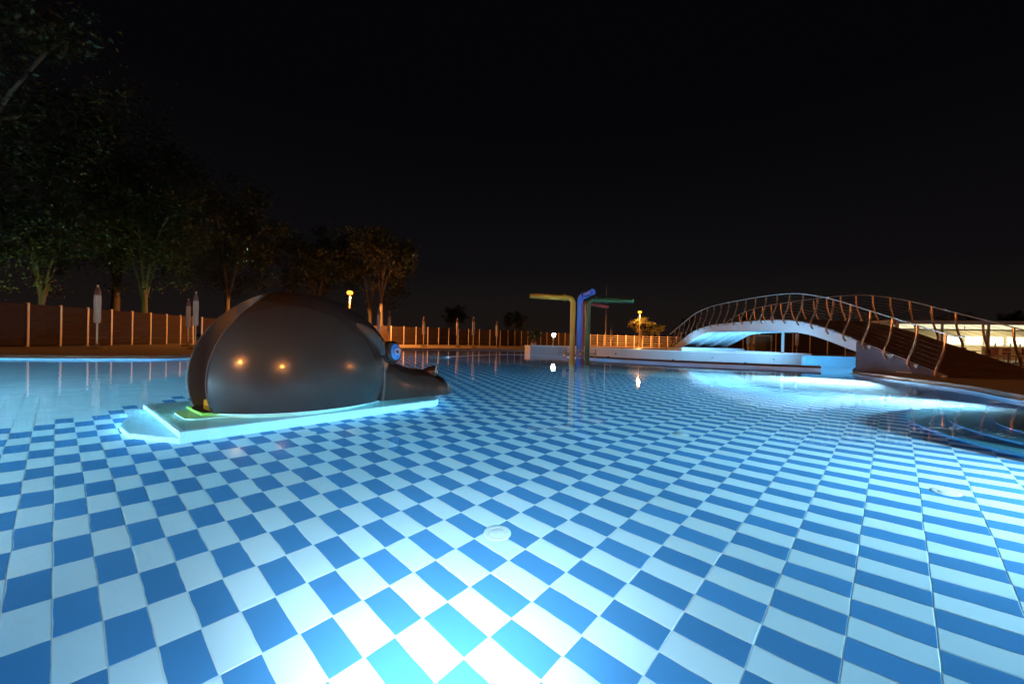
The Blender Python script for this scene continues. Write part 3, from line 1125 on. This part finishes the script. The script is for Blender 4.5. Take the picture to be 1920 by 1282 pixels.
def fence(path, label, planks, step, first=True):
    t = thing('fence', label, 'fence', (path[0][0], path[0][1], DECK), 0, 'fence round the pool deck')
    P = resample(path, step)
    o = Vector(path[0])
    pm = MB().bevbox((0, 0, FH / 2 + 0.02), (0.085, 0.085, FH + 0.04), 0.012).mesh('post')
    pm.materials.append(M_FPOST)
    kick = []
    for k, p in enumerate(P):
        q_ = link('post', pm, t)
        d = (P[min(k + 1, len(P) - 1)] - P[max(0, k - 1)])
        q_.location = (p.x - o.x, p.y - o.y, 0)
        q_.rotation_euler = (0, 0, math.atan2(d.y, d.x))
        if k == len(P) - 1:
            break
        d = P[k + 1] - p
        L, a = d.length, math.atan2(d.y, d.x)
        mid = (p + P[k + 1]) / 2 - o
        if planks == 'wire':
            for r in range(6):
                z = 0.12 + r * 0.33
                w_ = MB().box((0, 0, 0), (L - 0.09, 0.03, 0.035)).build('rail', M_FPOST, t)
                w_.location = (mid.x, mid.y, z)
                w_.rotation_euler = (0, 0, a)
        else:
            hh = (FH - 0.06) / planks
            me = MB().box((0, 0, 0), (L - 0.09, 0.03, hh - 0.012)).mesh('plank')
            me.materials.append(M_FPANEL)
            for r in range(planks):
                w_ = link('plank', me, t)
                w_.location = (mid.x, mid.y, 0.05 + hh * (r + 0.5))
                w_.rotation_euler = (random.uniform(-0.012, 0.012), random.uniform(-0.0015, 0.0015), a)
    return t


fence([(-21.35, 15.6), (-21.3, 19.0), (-21.55, 22.0), (-21.95, 26.0), (-22.6, 30.4)], 'tall plank fence with pale posts along the left deck', 5, 1.38)
fence([(-22.6, 30.4), (-19.5, 36.5), (-14.8, 41.3), (-12.2, 42.6), (-8.6, 45.4), (-5.6, 48.4), (-1.2, 50.6), (2.0, 54.6), (6.5, 59.5), (12.1, 64.5)], 'plank fence with pale posts behind the slide head and parasols', 5, 1.36)
fence([(12.1, 64.5), (16.8, 67.2), (24.5, 68.0), (34.0, 68.0)], 'open rail fence lit orange between the pipes and the bridge', 'wire', 1.40)
fence([(17.0, 42.0), (24.0, 40.0), (31.0, 38.0)], 'dark plank fence seen under the bridge arch', 5, 1.40)

# ------------------------------------------------------------------ closed parasols
M_CANV = mat('parasol_canvas', (0.44, 0.35, 0.28), 0.85, var=0.12, scale=5, bump=0.004, bscale=20)
M_CAP = mat('parasol_cap', (0.13, 0.07, 0.06), 0.7, var=0.2)
M_POLE = mat('parasol_pole', (0.62, 0.52, 0.40), 0.4, var=0.1)
M_BASEC = mat('parasol_base', (0.18, 0.16, 0.14), 0.8, var=0.2)


def parasol(x, y, h, label, fat=0.66, tilt=0.0):
    t = thing('parasol', label, 'parasol', (x, y, DECK), random.uniform(0, 3), 'closed parasols on the deck')
    MB().lathe([(0.30, 0.0), (0.30, 0.05), (0.26, 0.08), (0.06, 0.09), (0.05, 0.22)], 20).build('base', M_BASEC, t, True)
    MB().tube([(0, 0, 0.08), (0, 0, h)], 0.033, 10).build('pole', M_POLE, t, True)
    k = fat
    MB().lathe([(0.055 * k, h * 0.40), (0.15 * k, h * 0.415), (0.165 * k, h * 0.47), (0.15 * k, h * 0.60), (0.165 * k, h * 0.74), (0.15 * k, h * 0.84), (0.10 * k, h * 0.86)], 48, ripple=0.13).build('canopy', M_CANV, t, True)
    MB().lathe([(0.145 * k, h * 0.835), (0.155 * k, h * 0.86), (0.12 * k, h * 0.93), (0.06 * k, h * 0.965), (0.03, h * 0.97), (0.03, h * 0.99), (0.012, h)], 24, ripple=0.08).build('cap', M_CAP, t, True)
    MB().lathe([(0.152 * k, h * 0.58), (0.16 * k, h * 0.585), (0.16 * k, h * 0.60), (0.15 * k, h * 0.605)], 24).build('tie_strap', M_CANV, t, True)
    return t


for x, y, h, lb in [(-17.7, 17.8, 2.72, 'closed beige parasol standing alone before the left fence'),
                    (-18.55, 23.9, 2.72, 'closed parasol left of a pair beside the hippo back, the shorter one'),
                    (-15.25, 20.1, 2.75, 'closed parasol right of a pair beside the hippo back, the taller one'),
                    (-9.35, 29.2, 2.80, 'closed parasol in front of the lit tree trunk'),
                    (-9.50, 32.2, 2.76, 'closed parasol just right of the lit tree trunk'),
                    (-7.76, 36.6, 2.62, 'closed bright yellow-lit parasol right of the hippo eye'),
                    (-4.93, 37.5, 2.60, 'closed thin parasol, second in the row right of the hippo'),
                    (-3.42, 36.8, 2.72, 'closed parasol with a loose strap, third in the row right of the hippo'),
                    (-1.54, 41.8, 2.60, 'closed small parasol, last in the row left of the floodlight'),
                    (12.3, 51.8, 2.80, 'closed pale parasol behind the green pipe'),
                    (17.1, 55.0, 2.70, 'closed parasol beside the right street lamp')]:
    parasol(x, y, h, lb)

# ------------------------------------------------------------------ street lamps
SOD = (1.0, 0.345, 0.07)
M_LPOLE = mat('lamp_pole', (0.55, 0.50, 0.42), 0.4, metal=0.3, var=0.1)
M_LHEAD = mat('lamp_head', (0.12, 0.12, 0.12), 0.5, var=0.1)
M_SOD = emis('sodium_lens', (1.0, 0.27, 0.02), 6.0)


def street_lamp(x, y, h, power, label):
    t = thing('street_lamp', label, 'street lamp', (x, y, DECK), 0, 'orange street lamps')
    MB().lathe([(0.14, 0.0), (0.14, 0.04), (0.085, 0.06), (0.075, 0.5), (0.07, 1.2), (0.05, h)], 14).build('pole', M_LPOLE, t, True)
    MB().lathe([(0.08, h - 0.04), (0.17, h + 0.02), (0.17, h + 0.05)], 20).build('collar', M_LHEAD, t, True)
    MB().lathe([(0.15, h + 0.05), (0.25, h + 0.14), (0.27, h + 0.26), (0.18, h + 0.36), (0.02, h + 0.37)], 20).build('globe', M_SOD, t, True)
    MB().lathe([(0.22, h + 0.37), (0.20, h + 0.41), (0.03, h + 0.45)], 20).build('hood', M_LHEAD, t, True)
    l = lamp('lamp', 'SPOT', (0, 0, h - 0.06), power, SOD, t, 0.15)
    l.data.spot_size = math.radians(178)
    l.data.spot_blend = 0.06


street_lamp(-15.0, 38.4, 4.55, 26000, 'orange street lamp above the hippo back by the trees')
street_lamp(19.3, 63.4, 5.2, 22000, 'orange street lamp between the pipes and the bridge')
street_lamp(-9.0, -9.0, 5.2, 8000, 'orange street lamp behind the viewpoint on the left')
street_lamp(5.0, -12.0, 5.2, 8000, 'orange street lamp behind the viewpoint on the right')
street_lamp(27.0, 8.0, 5.2, 4000, 'orange street lamp beyond the right deck')

# white floodlight on a short stand behind the raised basin
t = thing('floodlight', 'white floodlight on a short stand beside a leafy plant', 'floodlight', (3.45, 34.6, DECK))
MB().lathe([(0.18, 0), (0.18, 0.03), (0.03, 0.05), (0.03, 1.1)], 14).build('stand', M_LHEAD, t, True)
MB().bevbox((0, 0.05, 1.26), (0.34, 0.14, 0.26), 0.02).build('housing', M_LHEAD, t)
MB().box((0, -0.026, 1.26), (0.28, 0.012, 0.20)).build('glass', emis('flood_lens', (1.0, 0.97, 0.72), 90.0), t)
lamp('lamp', 'AREA', (0, -0.06, 1.26), 110, (1.0, 0.95, 0.70), t, 0.25, (math.radians(90), 0, 0))

# flag pole and small deck things
o = MB().lathe([(0.07, 0), (0.05, 4.0), (0.03, 9.2)], 12, c=(0, 0, 0)).build('flag_pole', M_LPOLE, None, True)
o.location = (13.4, 60.0, DECK)
tag(o, 'thin grey flag pole rising behind the green pipe', 'flag pole')
t = thing('litter_bin', 'small orange bin with dark lid standing behind the basin end', 'bin', (1.75, 33.9, DECK))
MB().lathe([(0.20, 0), (0.22, 0.55)], 16).build('body', mat('bin_body', (0.45, 0.2, 0.1), 0.6), t, True)
MB().lathe([(0.24, 0.55), (0.22, 0.62), (0.10, 0.78), (0.03, 0.9)], 16).build('lid', M_CAP, t, True)
t = thing('kiosk', 'small pale booth seen under the bridge', 'kiosk', (19.5, 33.0, DECK))
MB().bevbox((0, 0, 0.75), (1.3, 1.0, 1.5), 0.03).build('body', mat('booth_body', (0.20, 0.18, 0.13), 0.6), t)
for dx in (-0.66, 0.66):
    MB().box((dx, -0.5, 0.75), (0.12, 0.12, 1.52)).build('frame_post', mat('booth_frame', (0.55, 0.5, 0.34), 0.5), t)
MB().box((0, -0.5, 1.55), (1.44, 0.14, 0.10)).build('frame_top', MATS['booth_frame'], t)
for x, y, lb in [(17.3, 30.6, 'closed white lounge parasol left of the booth under the bridge'), (20.6, 30.2, 'closed lounge parasol right of the booth under the bridge')]:
    parasol(x, y, 2.0, lb)

# ------------------------------------------------------------------ pavilion at the right
pav = thing('pavilion', 'low glazed bar pavilion lit yellow inside behind the bridge ramp', 'building', (33.0, 34.0, DECK), math.radians(-14))
M_ROOF = mat('pavilion_roof', (0.34, 0.34, 0.33), 0.6, var=0.15)
M_FRAME = mat('pavilion_frame', (0.30, 0.28, 0.22), 0.5, var=0.1)
M_CEIL = emis('lit_ceiling', (1.0, 0.92, 0.58), 0.95)
M_INT = mat('pavilion_wall', (0.72, 0.66, 0.48), 0.7, var=0.12)
M_SHELF = emis('bar_display', (1.0, 0.86, 0.62), 2.2)
MB().box((8, 3.5, 2.98), (21, 9, 0.16)).build('roof', M_ROOF, pav)
MB().box((8, -1.02, 2.90), (21.1, 0.06, 0.30)).build('fascia', M_ROOF, pav)
MB().box((8, 5.5, 1.45), (19, 0.15, 2.9)).build('back_wall', M_INT, pav)
MB().box((8, 3.0, 0.02), (19, 6, 0.04)).build('floor_slab', M_INT, pav)
for k in range(7):
    xx = -1.4 + k * 3.0
    MB().box((xx, 0, 1.45), (0.16, 0.16, 2.9)).build('column', M_FRAME, pav)
    if k < 6:
        for q_ in range(2):
            wn = MB().box((xx + 0.77 + q_ * 1.46, 0, 2.62), (1.38, 0.02, 0.38)).build('clerestory_pane', M_CEIL, pav)
            MB().box((xx + 0.77 + q_ * 1.46, -0.02, 2.40), (1.46, 0.06, 0.06)).build('frame', M_FRAME, wn)
        MB().box((xx + 1.5, 0, 2.38), (2.84, 0.12, 0.10)).build('transom', M_FRAME, pav)
for k in range(5):
    MB().box((1.5 + k * 3, 3.2, 2.84), (1.6, 2.4, 0.04)).build('ceiling_panel', M_CEIL, pav)
MB().bevbox((9.5, 1.6, 0.55), (8, 0.6, 1.1), 0.03).build('bar_counter', mat('counter', (0.30, 0.16, 0.09), 0.5), pav)
for k in range(6):
    MB().box((5.8 + k * 1.5, 5.36, 1.62), (1.2, 0.06, 0.72)).build('display_panel', M_SHELF, pav)
    for q_ in range(3):
        MB().box((5.8 + k * 1.5, 5.26, 1.36 + q_ * 0.22), (1.3, 0.2, 0.03)).build('shelf', M_FRAME, pav)
for k in range(9):
    MB().lathe([(0.05, 0), (0.06, 0.18), (0.03, 0.26), (0.025, 0.33)], 10, c=(6.2 + k * 0.85 + random.uniform(-.2, .2), 1.6, 1.10)).build('jar', mat('jar_glassy', (0.35, 0.45, 0.35), 0.2), pav, True)
lamp('ceiling_lamp', 'AREA', (8, 2.6, 2.7), 150, (1.0, 0.84, 0.50), pav, 6.0)
M_TBL = mat('cafe_table', (0.55, 0.45, 0.34), 0.5)
M_CHR = mat('cafe_chair', (0.20, 0.07, 0.05), 0.6)


def cafe_set(x, y, k):
    names = ['nearest the ramp', 'second from the ramp', 'third from the ramp', 'farthest right']
    t = thing('cafe_table', 'round table before the lit pavilion, ' + names[k], 'table', (x, y, DECK), 0, 'tables before the pavilion')
    MB().lathe([(0.42, 0.70), (0.42, 0.74), (0.40, 0.75)], 22).build('top', M_TBL, t, True)
    MB().lathe([(0.25, 0), (0.25, 0.03), (0.04, 0.06), (0.04, 0.70)], 14).build('stem', M_LHEAD, t, True)
    for s_, lbl in ((-1, 'left'), (1, 'right')):
        c = thing('cafe_chair', 'dark chair at the ' + lbl + ' of the pavilion table ' + names[k], 'chair', (x + s_ * 0.75, y - 0.1, DECK), s_ * math.pi / 2, 'chairs before the pavilion')
        MB().bevbox((0, 0, 0.45), (0.44, 0.44, 0.05), 0.015).build('seat', M_CHR, c)
        MB().bevbox((0, -0.21, 0.74), (0.44, 0.04, 0.44), 0.015).build('backrest', M_CHR, c)
        for dx in (-0.19, 0.19):
            for dy in (-0.19, 0.19):
                MB().tube([(dx, dy, 0), (dx, dy, 0.43)], 0.015, 6).build('leg', M_LHEAD, c)


for k, (x, y) in enumerate([(31.3, 28.2), (32.6, 26.8), (33.2, 30.0), (30.2, 25.4)]):
    cafe_set(x, y, k)

# ------------------------------------------------------------------ trees
M_BARK = mat('bark', (0.10, 0.08, 0.055), 0.85, var=0.35, scale=8, bump=0.02, bscale=14)
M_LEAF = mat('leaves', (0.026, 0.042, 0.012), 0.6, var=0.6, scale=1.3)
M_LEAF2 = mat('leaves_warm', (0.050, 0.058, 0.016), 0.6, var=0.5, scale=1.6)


def tree_meshes(h, rad, nclump, nleaf, seed, leaf=0.16, low=0.32, fork=True):
    rnd = random.Random(seed)
    tr = MB()
    lean = Vector((rnd.uniform(-0.04, 0.04), rnd.uniform(-0.04, 0.04), 1))
    th = h * low
    base = [Vector((0, 0, -0.1)), Vector((lean.x * th * 0.5, lean.y * th * 0.5, th * 0.5)), Vector((lean.x * th, lean.y * th, th))]
    r0 = h * 0.017
    tr.tube(smooth_loop(base, 4), [r0 * (1.25 - 0.5 * k / 8) for k in range(9)], 9)
    tips = []
    nl = 5
    for k in range(nl):
        a = 2 * math.pi * k / nl + rnd.uniform(-0.4, 0.4)
        sp = rad * rnd.uniform(0.35, 0.75)
        e = base[2] + Vector((math.cos(a) * sp, math.sin(a) * sp, (h - th) * rnd.uniform(0.45, 0.85)))
        m = base[2] * 0.5 + e * 0.5 + Vector((math.cos(a) * sp * -0.12, math.sin(a) * sp * -0.12, 0.05 * h))
        st = base[2] + Vector((0, 0, -th * rnd.uniform(0.0, 0.25)))
        pp = smooth_loop([st, m, e], 4)
        tr.tube(pp, [r0 * (0.55 - 0.42 * q / (len(pp) - 1)) for q in range(len(pp))], 7)
        tips.append((m, e))
        for q in range(3):
            s0 = pp[rnd.randint(3, len(pp) - 2)]
            a2 = a + rnd.uniform(-1.2, 1.2)
            e2 = s0 + Vector((math.cos(a2), math.sin(a2), rnd.uniform(0.1, 0.9))) * rad * rnd.uniform(0.25, 0.5)
            tr.tube([s0, s0 * 0.5 + e2 * 0.5 + Vector((0, 0, 0.02 * h)), e2], [r0 * 0.22, r0 * 0.15, r0 * 0.06], 5)
            tips.append((s0, e2))
    cl = []
    c0 = Vector((lean.x * th, lean.y * th, th + (h - th) * 0.52))
    for k in range(nclump):
        if k < len(tips) * 2:
            p = tips[k // 2][1] + Vector((rnd.gauss(0, 0.12), rnd.gauss(0, 0.12), rnd.gauss(0, 0.12))) * rad
        else:
            v = Vector((rnd.gauss(0, 1), rnd.gauss(0, 1), rnd.gauss(0, 1))).normalized() * (rnd.random() ** 0.45)
            p = c0 + Vector((v.x * rad, v.y * rad, v.z * (h - th) * 0.52))
        cl.append((p, rad * rnd.uniform(0.12, 0.26)))
    vs, fs = [], []
    for k in range(nleaf):
        p, cr = cl[rnd.randrange(len(cl))]
        q = p + Vector((rnd.gauss(0, 0.5), rnd.gauss(0, 0.5), rnd.gauss(0, 0.4))) * cr
        u = Vector((rnd.gauss(0, 1), rnd.gauss(0, 1), rnd.gauss(0, 0.7))).normalized()
        w_ = u.cross(Vector((rnd.gauss(0, 1), rnd.gauss(0, 1), rnd.gauss(0, 1)))).normalized()
        L = leaf * rnd.uniform(0.6, 1.4)
        o = len(vs)
        vs += [q - u * L, q + w_ * L * 0.42, q + u * L, q - w_ * L * 0.42]
        fs.append((o, o + 1, o + 2, o + 3))
    cm = bpy.data.meshes.new('crown')
    cm.from_pydata([tuple(v) for v in vs], [], fs)
    tm = tr.mesh('trunk', True, 60)
    tm.materials.append(M_BARK)
    return tm, cm


KINDS = {
    'big': tree_meshes(17, 6.0, 150, 30000, 3, 0.115, 0.26),
    'mid': tree_meshes(12, 4.4, 110, 18000, 5, 0.11, 0.30),
    'lit': tree_meshes(11.5, 3.7, 70, 9000, 8, 0.11, 0.42),
    'small': tree_meshes(5.0, 1.9, 46, 3200, 13, 0.13, 0.34),
}
for kk, (a, b) in KINDS.items():
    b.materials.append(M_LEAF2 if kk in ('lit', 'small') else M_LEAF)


def tree(kind, x, y, sc, rz, label, name='tree', group='trees round the pool'):
    t = thing(name, label, 'tree', (x, y, DECK - 0.02), rz, group)
    t.scale = (sc, sc, sc)
    link('trunk', KINDS[kind][0], t)
    link('crown', KINDS[kind][1], t)
    return t


tree('big', -27.5, 20.5, 1.15, 0.3, 'tallest dark tree at the far left behind the fence')
tree('mid', -25.4, 22.5, 0.72, 1.2, 'small greenish tree with forked trunk behind the left fence')
tree('mid', -25.5, 29.0, 0.95, 2.2, 'dark tree with pale trunk behind the two paired parasols')
tree('big', -31.5, 33.0, 1.05, 4.0, 'large dark tree behind the pale-trunked tree at left')
tree('big', -26.0, 38.0, 0.85, 5.1, 'dark tree rising above the hippo back')
tree('mid', -21.0, 44.5, 1.00, 0.8, 'dim brown tree left of the left street lamp')
tree('lit', -13.8, 44.0, 1.08, 0.0, 'tree with a forked trunk lit orange beside the street lamp')
tree('mid', -17.0, 50.0, 1.10, 3.0, 'dim tree behind the left street lamp')
tree('mid', -9.0, 66.0, 0.50, 1.0, 'black tree beyond the fence right of the lit tree')
tree('mid', 0.5, 76.0, 0.5, 2.5, 'black tree in the distance above the parasol row')
tree('small', 20.9, 67.6, 1.05, 0.4, 'small yellow-lit tree round the right street lamp')
tree('small', 23.2, 69.0, 0.85, 1.9, 'low dim tree right of the right street lamp')
ORD = ['leftmost', 'second', 'third', 'fourth', 'fifth', 'rightmost']
for k, (x, y, sc) in enumerate([(35, 82, 0.50), (47, 84, 0.56), (57, 80, 0.55), (65, 76, 0.58), (74, 70, 0.60), (84, 70, 0.62)]):
    tree('mid', x, y, sc, k * 1.3, ORD[k] + ' black distant tree of the row beyond bridge and pavilion', 'tree', 'far tree row at the right')
t = tree('small', 2.0, 36.2, 0.36, 0.5, 'leafy potted shrub left of the white floodlight', 'shrub', 'shrubs by the deck')

# small garden uplights behind the left fence that tint the foliage green
for x, y, a, p, lb in [(-24.6, 20.6, 150, 34, 'garden uplight behind the left fence near the frame edge'), (-24.4, 27.4, 120, 26, 'garden uplight behind the fence under the pale-trunked tree')]:
    t = thing('garden_uplight', lb, 'garden light', (x, y, DECK), 0, 'garden uplights behind the fence')
    MB().lathe([(0.10, 0), (0.10, 0.12), (0.07, 0.16), (0.06, 0.14)], 14).build('housing', M_LHEAD, t, True)
    lamp('lamp', 'AREA', (0, 0, 0.18), p, (0.75, 1.0, 0.28), t, 0.12, (math.radians(168), math.radians(8), 0), math.radians(110))
